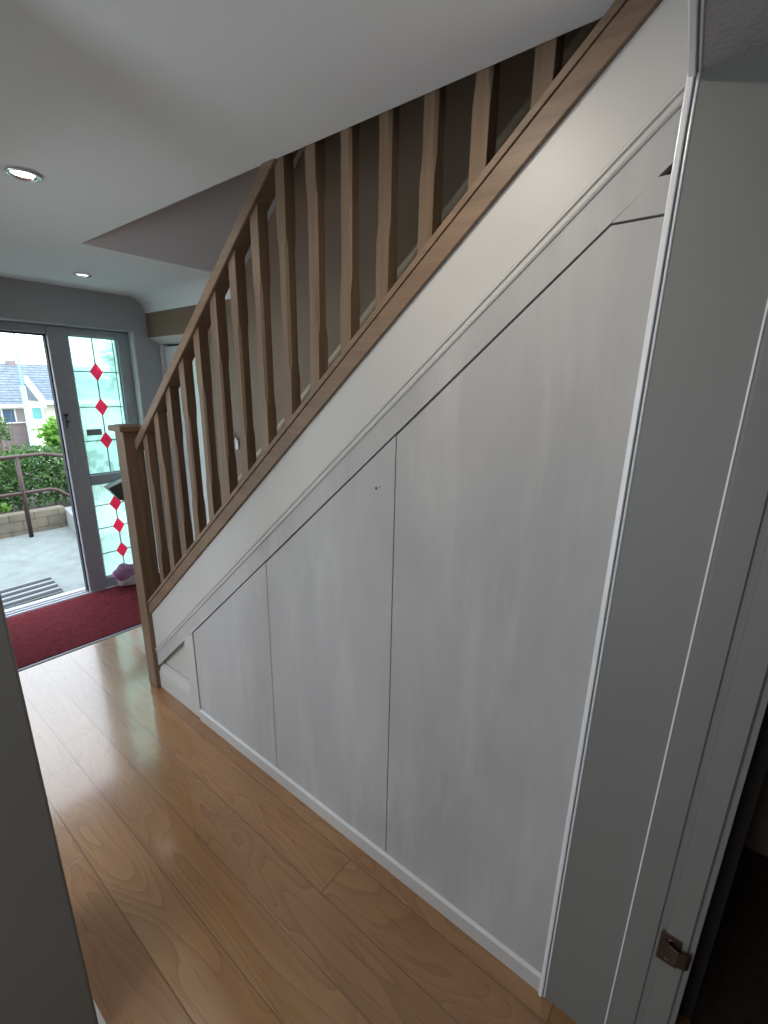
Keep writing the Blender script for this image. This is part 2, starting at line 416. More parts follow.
# white cove along the top of the right wall
bm = B(); poly_prism(bm, [(XR, 2.178), (XR, ZC), (XR - .11, ZC), (XR - .07, ZC - .012), (XR - .035, ZC - .035), (XR - .012, ZC - .07)], 'Y', 2.66, YF)
struct('trim_1', bm, M['ceiling'], smooth=False)
# sloping soffit above the stairs and the dark stairwell
bm = B(); poly_prism(bm, [(2.668, ZC), (2.668, ZC + .22), (-.9, slope_z(-.9) + .2), (-.9, slope_z(-.9))], 'X', XE - .1, XR)
struct('ceiling_slope', bm, M['slope'])
bm = B(); poly_prism(bm, [(2.5, ZC + .2), (-.9, ZC + .2), (-.9, slope_z(-.9) + .1), (2.5, ZC + .25)], 'X', XE - .12, XE - .001); struct('wall_stairwell', bm, M['beige'])
bm = B(); box(bm, XE - .1, XR + .1, -1.0, -.9, 2.134, 5.6); struct('wall_landing', bm, M['beige'])

# recess in the right wall with a white panel door
bm = B()
poly_prism(bm, [(XR, 2.0), (XR + .1, 2.1), (2.10, 2.10), (2.10, 1.955), (2.015, 1.955)], 'Y', 3.12, YF)
struct('trim_2', bm, M['white'])
bm = B()
box(bm, 2.005, 2.06, 3.868, YF, 0, 1.955); box(bm, 2.005, 2.06, 3.12, 3.17, 0, 1.955)
tr3 = struct('trim_3', bm, M['gloss'], bevel=.006)
bm = B(); box(bm, 2.07, 2.12, 3.12, YF, 0, 2.1); struct('wall_recess', bm, M['darkgap'])
dr = bpy.data.objects.new('door_1', None); dr.location = (2.03, 3.5, 0); COL.objects.link(dr); dr['kind'] = 'structure'
bm = B(); box(bm, 2.022, 2.058, 3.176, 3.862, .01, 1.938); obj('door_panel', bm, M['gloss'], dr, bevel=.003)
bm = B(); tube(bm, [(2.022, 3.80, 1.02), (1.985, 3.80, 1.02)], .01); tube(bm, [(1.99, 3.80, 1.02), (1.988, 3.69, 1.018)], .009)
obj('door_handle', bm, M['chrome'], dr, smooth=True)
bm = B(); box(bm, 1.806, 1.816, YF + .004, YD - .04, -.006, 2.03); struct('trim_12', bm, M['gloss'])
# bright white edge lining where the taupe wall stops
bm = B(); box(bm, XR - .014, XR + .1, 3.108, 3.14, 0, 2.03); box(bm, XR - .006, XR, 3.068, 3.108, 0, 2.03)
struct('trim_4', bm, M['gloss'], bevel=.004)
bm = B(); poly_prism(bm, [(XR, 0), (XR - .016, 0), (XR - .016, .1), (XR - .006, .12), (XR, .12)], 'Y', 2.4, 3.068); struct('baseboard_right', bm, M['gloss'])
# baseboard on the front wall right of the door
bm = B(); poly_prism(bm, [(YF, -.006), (YF - .016, -.006), (YF - .016, .1), (YF - .006, .12), (YF, .12)], 'X', 1.83, 2.0); struct('baseboard_front', bm, M['gloss'])

# wall between opening and side doorway (shade painted in as grey), with bright bead round the opening
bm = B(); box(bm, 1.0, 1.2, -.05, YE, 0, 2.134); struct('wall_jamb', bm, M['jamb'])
bm = B()
# corner bead: vertical and overhead, rounded with a thin groove
for (a0, a1, dpth) in ((YE - .011, YE, .008), (YE - .018, YE - .013, .003)):
    box(bm, 1.0 - dpth, 1.01, a0, a1, 0, 2.134); poly_prism(bm, [(1.01, a0), (1.01, a1), (-1.5, a1 - .267), (-1.5, a0 - .267)], 'Z', 2.134 - dpth, 2.15)
struct('trim_5', bm, M['gloss'], bevel=.003, seg=3)
# architrave and lining of the side doorway
bm = B()
poly_prism(bm, [(1.0, .022), (.984, .020), (.983, .012), (.984, -.036), (.989, -.039), (.989, -.050), (.984, -.053), (.984, -.094), (.990, -.099), (.990, -.108), (1.0, -.108)], 'Z', 0, 2.0)
box(bm, .984, 1.0, -1.3, -.05, 2.0, 2.12)
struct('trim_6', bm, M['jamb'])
bm = B(); box(bm, .9815, .985, .0185, .0215, 0, 2.0); struct('trim_13', bm, M['gloss'])
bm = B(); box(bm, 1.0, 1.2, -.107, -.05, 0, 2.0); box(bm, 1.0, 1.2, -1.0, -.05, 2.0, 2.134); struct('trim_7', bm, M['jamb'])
# dark side room beyond
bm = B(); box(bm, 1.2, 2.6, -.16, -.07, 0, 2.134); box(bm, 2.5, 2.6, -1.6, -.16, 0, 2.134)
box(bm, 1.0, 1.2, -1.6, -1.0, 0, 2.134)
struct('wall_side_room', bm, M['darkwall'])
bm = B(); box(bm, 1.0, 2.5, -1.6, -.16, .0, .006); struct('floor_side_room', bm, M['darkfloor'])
# metal strip between laminate and mat, front door threshold
bm = B(); poly_prism(bm, [(3.135, 0), (3.139, .005), (3.156, .005), (3.16, 0)], 'X', XL, XR); struct('trim_8', bm, M['strip'])
bm = B(); box(bm, .25, 1.26, YD - .075, YD + .1, -.05, .004)
for k in range(3): box(bm, .25, 1.26, YD - .06 + k * .045, YD - .045 + k * .045, .004, .011)
struct('trim_9', bm, M['upvc'], bevel=.002)
bm = B(); box(bm, .25, 1.26, YD + .1, YD + .16, -.05, -.02)
for k in range(24): box(bm, .27 + k * .041, .29 + k * .041, YD + .11, YD + .15, -.02, -.015)
struct('trim_10', bm, M['alu'])

# front door frame and leaded side window
fr = bpy.data.objects.new('door_2', None); fr.location = (1.0, YD, 0); COL.objects.link(fr); fr['kind'] = 'structure'
bm = B()
box(bm, .25, .33, YD - .04, YD + .04, 0, 2.03); box(bm, .33, 1.25, YD - .04, YD + .04, 1.972, 2.03)
obj('door_frame', bm, M['upvc'], fr, bevel=.006)
bm = B(); box(bm, .325, .335, YD - .02, YD + .02, 0, 1.972); box(bm, .335, 1.245, YD - .02, YD + .02, 1.96, 1.972); box(bm, 1.243, 1.251, YD - .015, YD + .03, 0, 1.972)
obj('weather_seal', bm, M['rubber'], fr)
wd = bpy.data.objects.new('window_1', None); wd.location = (1.5, YD, 0); COL.objects.link(wd); wd['kind'] = 'structure'
gx0, gx1 = 1.381, 1.72
bm = B()
box(bm, 1.251, gx0, YD - .045, YD + .04, -.01, 2.03); box(bm, gx1, 1.815, YD - .04, YD + .04, -.01, 2.03)
box(bm, gx0, gx1, YD - .04, YD + .04, 1.978, 2.03); box(bm, gx0, gx1, YD - .04, YD + .04, .877, .949); box(bm, gx0, gx1, YD - .04, YD + .04, -.01, .083)
wfm = obj('window_frame', bm, M['upvc'], wd, bevel=.008)
bm = B()
for (a, b, c, d) in ((gx0, gx1, .949, 1.978), (gx0, gx1, .083, .877)):
    for (p, q, r, s_) in ((a, a + .01, c, d), (b - .01, b, c, d), (a, b, c, c + .01), (a, b, d - .01, d)): box(bm, p, q, YD - .022, YD - .008, r, s_)
obj('glazing_bead', bm, M['upvc'], wd)
for nm, z0, z1, zz, mt in (('glass_pane', .949, 1.978, (1.727, 1.466, 1.209), 'glass'), ('glass_pane', .083, .877, (.693, .501, .286), 'glasslow')):
    bm = B(); box(bm, gx0, gx1, YD - .003, YD + .003, z0, z1); pane = obj(nm, bm, M[mt], wd)
    bm = B(); xc = 1.550
    cuts = [z0] + [q for z in sorted(zz) for q in (z - .062, z + .062)] + [z1]
    for a, b in zip(cuts[::2], cuts[1::2]): box(bm, xc - .0035, xc + .0035, YD - .009, YD - .003, a, b)
    box(bm, gx1 - .028, gx1 - .024, YD - .009, YD - .003, z0, z1)
    for z in zz:
        box(bm, gx0, xc - .043, YD - .009, YD - .003, z - .0035, z + .0035); box(bm, xc + .043, gx1, YD - .009, YD - .003, z - .0035, z + .0035)
    obj('lead_strip', bm, M['lead'], pane)
    for z in zz:
        bm = B(); w, h = .047, .067
        poly_prism(bm, [(xc, z - h), (xc + w, z), (xc, z + h), (xc - w, z)], 'Y', YD - .013, YD - .008)
        obj('red_diamond', bm, M['diamond'], pane)
bm = B(); box(bm, 1.417, 1.523, YD - .02, YD - .006, 1.253, 1.301); box(bm, 1.425, 1.515, YD - .024, YD - .02, 1.262, 1.292)
obj('letter_plate', bm, M['plate'], wd, bevel=.002)
# keep plates and screws on the mullion edge
bm = B(); box(bm, 1.272, 1.300, YD - .052, YD - .045, 1.405, 1.425); box(bm, 1.278, 1.286, YD - .052, YD - .045, 1.32, 1.41); box(bm, 1.286, 1.302, YD - .052, YD - .045, 1.36, 1.375)
obj('lock_keep', bm, M['charcoal'], wd)
for z in (1.24, 1.20, 1.10, 1.06):
    bm = B(); box(bm, 1.291, 1.301, YD - .05, YD - .045, z, z + .022); obj('lock_keep', bm, M['alu'], wd)

# ------------------------------------------------------------------ staircase
st = thing('staircase', (1.48, 1.2, 0), 'oak balustrade staircase with white string rising towards the ceiling opening', 'staircase')
Y0, Y1 = -.28, 2.36
bm = B(); poly_prism(bm, [(Y1 + .02, zm(Y1 + .02) + .001), (Y1 + .02, zs(Y1 + .02) + .03), (Y0, zs(Y0) + .03), (Y0, zm(Y0) + .001)], 'X', XS, XS + .035)
obj('outer_string', bm, M['stringwhite'], st)['label'] = 'white painted string board under the oak rail'
# oak base rail: lower flat board, groove, rounded top
bm = B(); poly_prism(bm, [(Y1, zs(Y1)), (Y1, zt(Y1) - .022), (Y0, zt(Y0) - .022), (Y0, zs(Y0))], 'X', XS - .012, 1.095)
poly_prism(bm, [(Y1, zt(Y1) - .024), (Y1, zt(Y1) - .019), (Y0, zt(Y0) - .019), (Y0, zt(Y0) - .024)], 'X', XS - .004, 1.095)
poly_prism(bm, [(Y1, zt(Y1) - .020), (Y1, zt(Y1)), (Y0, zt(Y0)), (Y0, zt(Y0) - .020)], 'X', XS - .015, 1.098)
obj('base_rail', bm, M['oaks'], st, bevel=.003)
# newel post and cap
nx0, nx1, ny0, ny1 = .985, 1.075, 2.36, 2.45
bm = B(); box(bm, nx0, nx1, ny0, ny1, 0, 1.425); nw = obj('newel_post', bm, M['oak'], st, bevel=.004)
bm = B()
bt_ = [bm.verts.new(p) for p in ((nx0 - .02, ny0 - .02, 1.425), (nx1 + .02, ny0 - .02, 1.425), (nx1 + .02, ny1 + .02, 1.425), (nx0 - .02, ny1 + .02, 1.425))]
mt_ = [bm.verts.new(p) for p in ((nx0 - .02, ny0 - .02, 1.449), (nx1 + .02, ny0 - .02, 1.449), (nx1 + .02, ny1 + .02, 1.449), (nx0 - .02, ny1 + .02, 1.449))]
tp_ = [bm.verts.new(p) for p in ((nx0 + .015, ny0 + .015, 1.457), (nx1 - .015, ny0 + .015, 1.457), (nx1 - .015, ny1 - .015, 1.457), (nx0 + .015, ny1 - .015, 1.457))]
bm.faces.new(bt_); bm.faces.new(tp_)
for A_, B_ in ((bt_, mt_), (mt_, tp_)):
    for i in range(4): bm.faces.new((A_[i], A_[(i + 1) % 4], B_[(i + 1) % 4], B_[i]))
obj('newel_cap', bm, M['oak'], nw, bevel=.002)
# handrail (runs up until it dies into the ceiling opening)
hb, ht = 3.331, 3.388
hx0, hx1 = 1.036, 1.100
YT = .62
bm = B()
prof = [(hx0 + .002, 0), (hx0, .004), (hx0, .050), (hx0 + .010, .058), (hx1 - .010, .058), (hx1, .050), (hx1, .004), (hx1 - .002, 0)]
hbz = lambda y: hb - MR * y
ra = [bm.verts.new((x, ny0 + .005, hbz(ny0 + .005) + z)) for x, z in prof]
# bends flat under the opening edge: cut where it reaches the ceiling thickness
rb = [bm.verts.new((x, YT, hbz(YT) + z)) for x, z in prof]
bm.faces.new(ra); bm.faces.new(rb[::-1])
for i in range(8): bm.faces.new((ra[i], ra[(i + 1) % 8], rb[(i + 1) % 8], rb[i]))
obj('handrail', bm, M['oaks'], st, bevel=.003)
# stop-chamfered balusters
bx0, bx1 = 1.048, 1.089
def baluster(yf):
    y1, y0 = yf, yf - .041
    zb0, zb1 = zt(y0) - .004, zt(y1) - .004
    top0, top1 = hbz(y0) + .01, hbz(y1) + .01
    bm = B(); c = .0075; zl = zt(y1) + .25; zh = hbz(y1) - .22
    def ring(z, ch, zz=None):
        z0, z1 = zz if zz else (z, z)
        P = [(bx0 + ch, y0, z0), (bx1 - ch, y0, z0), (bx1, y0 + ch, z0), (bx1, y1 - ch, z1), (bx1 - ch, y1, z1), (bx0 + ch, y1, z1), (bx0, y1 - ch, z1), (bx0, y0 + ch, z0)]
        return [bm.verts.new(p) for p in P]
    e = .0012
    R = [ring(0, e, (zb0, zb1)), ring(zl - .045, e), ring(zl, c), ring(zh, c), ring(zh + .045, e), ring(0, e, (top0, top1))]
    bm.faces.new(R[0]); bm.faces.new(R[-1])
    for a, b in zip(R, R[1:]):
        for i in range(8): bm.faces.new((a[i], a[(i + 1) % 8], b[(i + 1) % 8], b[i]))
    return bm
for k in range(15):
    obj('baluster', baluster(.467 + .1307 * k), M['oak'], st)
# treads and risers in carpet
for k in range(12):
    yn = 2.40 - .2255 * k; z = .191 * (k + 1)
    bm = B(); box(bm, 1.045, XR - .03, yn - .2255 - .02, yn, z - .03, z); obj('tread', bm, M['stair'], st, bevel=.008)
    bm = B(); box(bm, 1.045, XR - .03, yn - .03, yn - .015, z - .191, z - .03); obj('riser', bm, M['stair'], st)
bm = B(); zi = lambda y: 2.40 - MR * y
poly_prism(bm, [(2.47, .0), (2.47, .30), (2.38, zi(2.38) + .02), (Y0, zi(Y0) + .02), (Y0, zi(Y0) - .25), (2.2, .0)], 'X', XR - .03, XR - .001)
obj('wall_string', bm, M['gloss'], st)

# wall handrail on the far side
hr = thing('wall_handrail', (1.89, 1.7, 1.5), 'pale wooden handrail fixed up the taupe wall behind the balusters', 'handrail')
bm = B(); whz = lambda y: 3.345 - MR * y
P = []
for y in (2.92, -.2):
    ring = []
    for k in range(12):
        a = 2 * math.pi * k / 12
        ring.append(bm.verts.new((1.885 + .022 * math.cos(a), y, whz(y) + .024 * math.sin(a))))
    P.append(ring)
bm.faces.new(P[0]); bm.faces.new(P[1][::-1])
for i in range(12): bm.faces.new((P[0][i], P[0][(i + 1) % 12], P[1][(i + 1) % 12], P[1][i]))
obj('rail', bm, M['palewood'], hr, smooth=True)
for y in (2.75, 1.7, .6):
    bm = B(); tube(bm, [(1.885, y, whz(y) - .02), (1.885, y, whz(y) - .045), (1.905, y, whz(y) - .06), (XR, y, whz(y) - .06)], .006)
    obj('bracket', bm, M['chrome'], hr, smooth=True)

# chrome plate and lever on the taupe wall
sw = thing('latch_plate', (XR, 2.82, 1.25), 'chrome plate with lever and white cover on wall behind the balusters', 'wall fitting')
bm = B(); box(bm, XR - .008, XR, 2.822, 2.850, 1.26, 1.335); obj('plate', bm, M['plate'], sw, bevel=.003)
bm = B(); tube(bm, [(XR, 2.83, 1.297), (XR - .035, 2.83, 1.297), (XR - .036, 2.755, 1.295)], .007); obj('lever', bm, M['chrome'], sw, smooth=True)
bm = B(); box(bm, XR - .012, XR, 2.784, 2.820, 1.215, 1.29); obj('cover', bm, M['white'], sw, bevel=.003)

# ------------------------------------------------------------------ under-stair cupboard
cb = thing('understair_cupboard', (1.03, 1.1, 0), 'primed grey under-stair cupboard with three sloping flush doors below the stairs', 'cupboard')
G = .003
D = .020
def xprism(pts, x0=XS, x1=XS + D): bm = B(); poly_prism(bm, pts, 'X', x0, x1); return bm
dz = .059
s1, s2, s3 = .7495, 1.345, 1.943
o = obj('door', xprism([(YE, dz), (s1 - G / 2, dz), (s1 - G / 2, zd(s1) - G), (.273, 1.941), (YE, 1.941)]), M['board'], cb, bevel=.0012)
o['label'] = 'tallest full-height primed door with clipped top corner'
o = obj('door', xprism([(s1 + G / 2, dz), (s2 - G / 2, dz), (s2 - G / 2, zd(s2) - G), (s1 + G / 2, zd(s1) - G)]), M['board'], cb, bevel=.0012)
o['label'] = 'middle primed door with a small screw hole'
bm = B(); tube(bm, [(XS - .0006, .816, 1.372), (XS + .004, .816, 1.372)], .0045); tube(bm, [(XS - .0006, .803, 1.378), (XS + .004, .803, 1.378)], .002)
obj('screw_hole', bm, M['darkmetal'], o)
o = obj('door', xprism([(s2 + G / 2, dz), (s3 - G / 2, dz), (s3 - G / 2, zd(s3) - G), (s2 + G / 2, zd(s2) - G)]), M['board'], cb, bevel=.0012)
o['label'] = 'shortest primed door nearest the newel post'
# fascia strip above the doors
bm = B()
poly_prism(bm, [(YE, zd(YE) + .004), (2.36, zd(2.36) + .004), (2.36, zm(2.36) - .028), (YE, zm(YE) - .028)], 'X', XS - .001, XS + D)
obj('fascia', bm, M['board'], cb)
bm = B(); w = .012
prof = [(0, .0), (-.004, .001), (-.006, .006), (-.003, .011), (-.003, .019), (-.007, .023), (-.007, .030), (0, .034)]
R = [[bm.verts.new((XS + dx, y, zm(y) - .034 + z)) for dx, z in prof] + [bm.verts.new((XS + .01, y, zm(y))), bm.verts.new((XS + .01, y, zm(y) - .034))] for y in (2.36, YE)]
bm.faces.new(R[0]); bm.faces.new(R[1][::-1]); n = len(R[0])
for i in range(n): bm.faces.new((R[0][i], R[0][(i + 1) % n], R[1][(i + 1) % n], R[1][i]))
obj('moulding', bm, M['stringwhite'], cb)
bm = B(); poly_prism(bm, [(YE, 1.945), (.273, 1.945), (.2085, 2.0025), (YE, 2.0025)], 'X', XS - .001, XS + D)
obj('head_rail', bm, M['board'], cb)
# side stile and the little triangular panel by the newel
bm = B(); poly_prism(bm, [(s3 + G, 0.0), (2.032, .0), (2.032, zd(2.032) + .004), (s3 + G, zd(s3 + G) + .002)], 'X', XS - .004, XS + D)
obj('stile', bm, M['stringwhite'], cb, bevel=.002)
bm = B(); poly_prism(bm, [(2.03, .0), (2.36, .0), (2.36, zd(2.36) + .02), (2.03, zd(2.03) + .02)], 'X', XS + .030, XS + .045)
obj('triangular_panel', bm, M['stringwhite'], cb)
bm = B()
poly_prism(bm, [(XS - .001, 0), (XS + .03, 0), (XS + .03, .150), (XS + .022, .150), (XS + .018, .134), (XS + .006, .116), (XS + .004, .104), (XS - .001, .098)], 'Y', 2.032, 2.36)
obj('skirting', bm, M['stringwhite'], cb)
# low plinth under the doors, with a bright painted top
bm = B(); poly_prism(bm, [(XS - .010, 0), (XS + D, 0), (XS + D, .056), (XS - .004, .056), (XS - .010, .052)], 'Y', YE, s3)
obj('plinth', bm, M['stringwhite'], cb)
bm = B(); box(bm, XS - .011, XS + .002, YE, s3, .054, .058); obj('plinth_cap', bm, M['gloss'], cb)
# black sheet standing in for the shade inside the door gaps
bm = B(); poly_prism(bm, [(YE, 0.0), (2.0, .0), (2.0, zd(2.0) + .03), (YE, zd(YE) + .03)], 'X', XS + D + .001, XS + D + .012)
obj('gap_shade_sheet', bm, M['darkgap'], cb)

# ------------------------------------------------------------------ small things indoors
# red entrance mat (coir) in the porch
bm = B(); box(bm, XL + .02, XR - .01, 3.161, YF + .045, -.006, .010)
tag(obj('entrance_mat', bm, M['red'], bevel=.004), 'deep red entrance carpet mat just inside the front door', 'mat')
# recessed downlights
def downlight(x, y, label):
    t = thing('recessed_downlight', (x, y, ZC), label, 'ceiling light', 'recessed downlights in the hall ceiling')
    bm = B(); lathe(bm, [(.036, -.001), (.046, -.002), (.050, -.005), (.0495, -.0075), (.044, -.009), (.037, -.007), (.033, -.002), (.031, .0)], (x, y, ZC), close=False)
    obj('bezel', bm, M['chrome'], t, smooth=True)
    bm = B(); lathe(bm, [(.001, -.003), (.02, -.004), (.032, -.0025), (.033, -.001)], (x, y, ZC)); obj('lamp', bm, M['lens'], t, smooth=True)
    return t
DL = [(.625, 1.965, 'chrome recessed downlight nearer the camera in hall ceiling'), (1.305, 3.39, 'chrome recessed downlight nearer the front door')]
LAMPS = [(.625, 1.965, 1.6), (1.305, 3.39, .03), (.56, .55, 2.8), (-.6, .62, .8)]
for a in DL: downlight(*a)
for x, y, lb in ((.56, .55, 'chrome recessed downlight above the tall cupboard door, beyond the top edge'), (-.6, .62, 'unseen chrome downlight added in the side bay to light it')):  # the side bay downlight is added for extra light
    downlight(x, y, lb)
for x, y, e in LAMPS:
    l = bpy.data.lights.new('downlight_beam', 'AREA'); l.shape = 'DISK'; l.size = .06; l.energy = e; l.color = (1, .91, .78)
    o = bpy.data.objects.new('downlight_beam', l); o.location = (x, y, ZC - .012); COL.objects.link(o)
# lilac and white bag on the mat by the side window
bg = thing('carrier_bag', (1.53, 3.93, .01), 'lilac and white bag lying on the mat below the leaded side window', 'bag')
def lump(cx, cy, z0, sx, sy, sz, seed, pw=1.0):
    bm = bmesh.new(); bmesh.ops.create_uvsphere(bm, u_segments=24, v_segments=16, radius=1)
    rnd = random.Random(seed); ph = [rnd.uniform(0, 6.28) for _ in range(6)]
    for v in bm.verts:
        p = v.co.copy(); k = 1 + .10 * math.sin(5 * p.x + ph[0]) * math.cos(4 * p.z + ph[1]) + .06 * math.sin(9 * p.y + ph[2] + 3 * p.z)
        z = max(-.75, p.z)
        v.co = Vector((cx + p.x * sx * k, cy + p.y * sy * k, z0 + (z + .75) / 1.75 * sz * (1 if p.z < .3 else k)))
    return bm
bm = lump(1.53, 3.895, .01, .10, .04, .11, 3); obj('bag_body', bm, M['whitefab'], bg, smooth=True)
bm = lump(1.505, 3.89, .07, .10, .042, .13, 9); obj('bag_flap', bm, M['lilac'], bg, smooth=True)
# dark post box on the inside of the mid rail
pb = thing('post_box', (1.56, YD - .06, .70), 'small charcoal wedge post box with pale lid on the side window rail', 'post box')
bm = B(); poly_prism(bm, [(1.47, .845), (1.64, .90), (1.64, .70), (1.555, .73)], 'Y', YD - .11, YD - .046); obj('box_body', bm, M['charcoal'], pb, bevel=.004)
bm = B(); poly_prism(bm, [(1.465, .850), (1.645, .915), (1.645, .900), (1.47, .842)], 'Y', YD - .12, YD - .046); obj('lid', bm, M['whitefab'], pb, bevel=.002)
# latch keep on the side architrave
lk = thing('door_latch_keep', (.984, -.07, .44), 'dark bronze latch keep screwed to the grey architrave at lower right', 'latch')
bm = B(); box(bm, .981, .984, -.084, -.044, .415, .497); obj('keep_plate', bm, M['darkmetal'], lk, bevel=.001)
for i in range(2):
    bm = B(); tube(bm, [(.980, -.064, .430 + i * .052), (.9835, -.064, .430 + i * .052)], .005)
    obj('screw', bm, M['chrome'], lk)
bm = B()
path = [(.978, -.056), (.972, -.066), (.968, -.080), (.970, -.096), (.978, -.104)]
prev = None
for (x, y) in path:
    vs = [bm.verts.new((x, y, .437)), bm.verts.new((x, y, .478)), bm.verts.new((x + .004, y + .003, .478)), bm.verts.new((x + .004, y + .003, .437))]
    if prev:
        for i in range(4): bm.faces.new((prev[i], prev[(i + 1) % 4], vs[(i + 1) % 4], vs[i]))
    else: bm.faces.new(vs)
    prev = vs
bm.faces.new(prev[::-1]); box(bm, .976, .984, -.062, -.052, .437, .478)
obj('lip', bm, M['darkmetal'], lk, bevel=.001)

# ------------------------------------------------------------------ outside
bm = B(); box(bm, -4, 6, YD + .16, 6.36, -.25, -.05); struct('ground_path', bm, M['concrete'])
bm = B(); box(bm, -4, 7, 6.4, 10.5, -.5, .12); struct('ground_bed', bm, M['soil'])
bm = B(); box(bm, -40, 70, 10.5, 90, -4.6, -4.2); struct('ground_lawn', bm, M['lawn'])
bm = B(); box(bm, -3, 1.875, 6.36, 6.5, -.1, .20); 
tag(obj('retaining_wall', bm, M['block'], bevel=.01), 'low brown block retaining wall below the hedge outside', 'wall')
bm = B(); poly_prism(bm, [(1.875, 6.5), (1.875, 6.36), (1.80, 5.7), (1.72, 5.0), (2.3, 5.0), (2.35, 6.5)], 'Z', -.1, .16)
tag(obj('garden_kerb', bm, M['blockpale'], bevel=.01), 'pale rendered kerb block at the right end of path', 'kerb')
# outdoor rubber mat
om = thing('outdoor_mat', (.75, 4.45, -.05), 'grey ribbed doormat with dark stripes on the path outside the door', 'doormat')
def matpt(u, v):   # u along X side, v along Y side, slightly skewed on the path
    A, Bq, Cq, Dq = Vector((.35, 4.235)), Vector((1.148, 4.30)), Vector((1.18, 4.735)), Vector((.35, 4.67))
    return A * (1 - u) * (1 - v) + Bq * u * (1 - v) + Cq * u * v + Dq * (1 - u) * v
def matstrip(u0, u1, v0, v1, z0, z1, bm):
    p = [matpt(u0, v0), matpt(u1, v0), matpt(u1, v1), matpt(u0, v1)]; poly_prism(bm, [(a.x, a.y) for a in p], 'Z', z0, z1); return bm
obj('mat_base', matstrip(0, 1, 0, 1, -.05, -.038, B()), M['matgrey'], om)
for k in range(4):
    obj('rubber_stripe', matstrip(0, 1, .03 + k * .25, .16 + k * .25, -.038, -.034, B()), M['rubber'], om)
# steel handrail
rl = thing('path_railing', (1.0, 6.15, -.05), 'red-brown tubular steel railing in front of the hedge', 'railing')
bm = B(); tube(bm, [(1.455, 6.2, -.05), (1.462, 6.2, .855)], .022); obj('post', bm, M['rail'], rl, smooth=True)
bm = B(); tube(bm, [(.0, 6.2, -.05), (.0, 6.2, .84)], .022); obj('post', bm, M['rail'], rl, smooth=True)
bm = B(); tube(bm, [(-.6, 6.2, .842), (1.0, 6.2, .850), (1.46, 6.2, .862), (1.70, 6.2, .868), (1.80, 6.2, .85), (1.95, 6.2, .815), (2.3, 6.2, .76)], .02); obj('top_rail', bm, M['rail'], rl, smooth=True)
bm = B(); tube(bm, [(-.6, 6.2, .44), (1.25, 6.2, .455), (1.72, 6.2, .465), (1.79, 6.2, .44), (1.9, 6.2, .35), (2.2, 6.2, .25)], .02); obj('lower_rail', bm, M['rail'], rl, smooth=True)

def leaves(n, fn, size, seed, bend=.3):
    rnd = random.Random(seed); verts = []; faces = []
    for i in range(n):
        p = Vector(fn(rnd)); s = size * rnd.uniform(.6, 1.3)
        q = Euler((rnd.uniform(-1.2, 1.2), rnd.uniform(-1.2, 1.2), rnd.uniform(0, 6.28))).to_matrix()
        L = [(-.0, -.5, 0), (.3, -.05, .06), (0, .55, 0), (-.3, -.05, .06)]
        b = len(verts)
        for l in L: verts.append(p + q @ (Vector(l) * s))
        faces.append((b, b + 1, b + 2)); faces.append((b, b + 2, b + 3))
    return verts, faces
def leafobj(name, parent, mat, n, fn, size, seed):
    v, f = leaves(n, fn, size, seed)
    org = Vector((0, 0, 0)) if parent is None else parent.location
    me = bpy.data.meshes.new(name); me.from_pydata([tuple(a - org) for a in v], [], f); me.materials.append(mat)
    o = bpy.data.objects.new(name, me); COL.objects.link(o); o.parent = parent; return o
hd = thing('hedge', (1.5, 7.2, .12), 'leafy green hedge growing above the retaining wall outside', 'hedge')
def hedge_pt(r):
    x = r.uniform(-.8, 4.2); t = r.random() ** .8
    top = .90 + .07 * math.sin(x * 3.1) + .05 * math.sin(x * 7.7 + 1)
    z = .17 + (top - .17) * t; y = 6.56 + abs(r.gauss(0, .25)) + (.08 if z < .42 else 0) + max(0, z - .7) * .5
    return (x, y, z)
leafobj('foliage', hd, M['hedge'], 20000, hedge_pt, .055, 2)
bm = B()
for k in range(26):
    x = -.7 + k * .19; a = random.uniform(-.08, .08)
    tube(bm, [(x, 6.95, .12), (x + a, 6.92, .45), (x + 2 * a, 6.95, .85)], [.012, .009, .004], 6)
obj('stem', bm, M['twig'], hd)
# sprig of pale leaves low on the hedge
sp = thing('small_plant', (1.32, 6.55, .12), 'small bright green plant at the foot of the hedge', 'plant')
leafobj('foliage', sp, M['bush'], 60, lambda r: (1.30 + r.gauss(0, .05), 6.53 + r.gauss(0, .02), .22 + abs(r.gauss(0, .035))), .06, 4)
bm = B(); [tube(bm, [(1.31, 6.55, .12), (1.28 + .03 * k, 6.53, .26)], .003, 5) for k in range(3)]; obj('stem', bm, M['twig'], sp)
# bright bush and bare shrub behind the hedge
bu = thing('garden_bush', (2.45, 8.0, .12), 'bright green rounded bush behind the hedge beside the door frame', 'bush')
leafobj('foliage', bu, M['bush'], 1500, lambda r: (2.47 + r.gauss(0, .10), 8.0 + r.gauss(0, .10), .90 + r.gauss(0, .09)), .08, 5)
bm = B(); tube(bm, [(2.5, 8, .12), (2.48, 8, 1.0)], .02); obj('stem', bm, M['twig'], bu)
sh = thing('bare_shrub', (2.0, 8.2, .12), 'sparse twiggy shrub behind the hedge in front of house', 'shrub')
bm = B(); rr = random.Random(11)
for k in range(34):
    x = 1.6 + rr.random() * .3; a = rr.uniform(-.2, .08)
    tube(bm, [(x, 8.2, .3), (x + a * .5, 8.2, .85), (x + a, 8.2, 1.1 + rr.random() * .2)], [.008, .006, .002], 5)
obj('twigs', bm, M['twig'], sh)
leafobj('foliage', sh, M['hedge'], 500, lambda r: (1.75 + r.uniform(-.3, .15), 8.2 + r.gauss(0, .08), .85 + r.random() * .33), .05, 8)
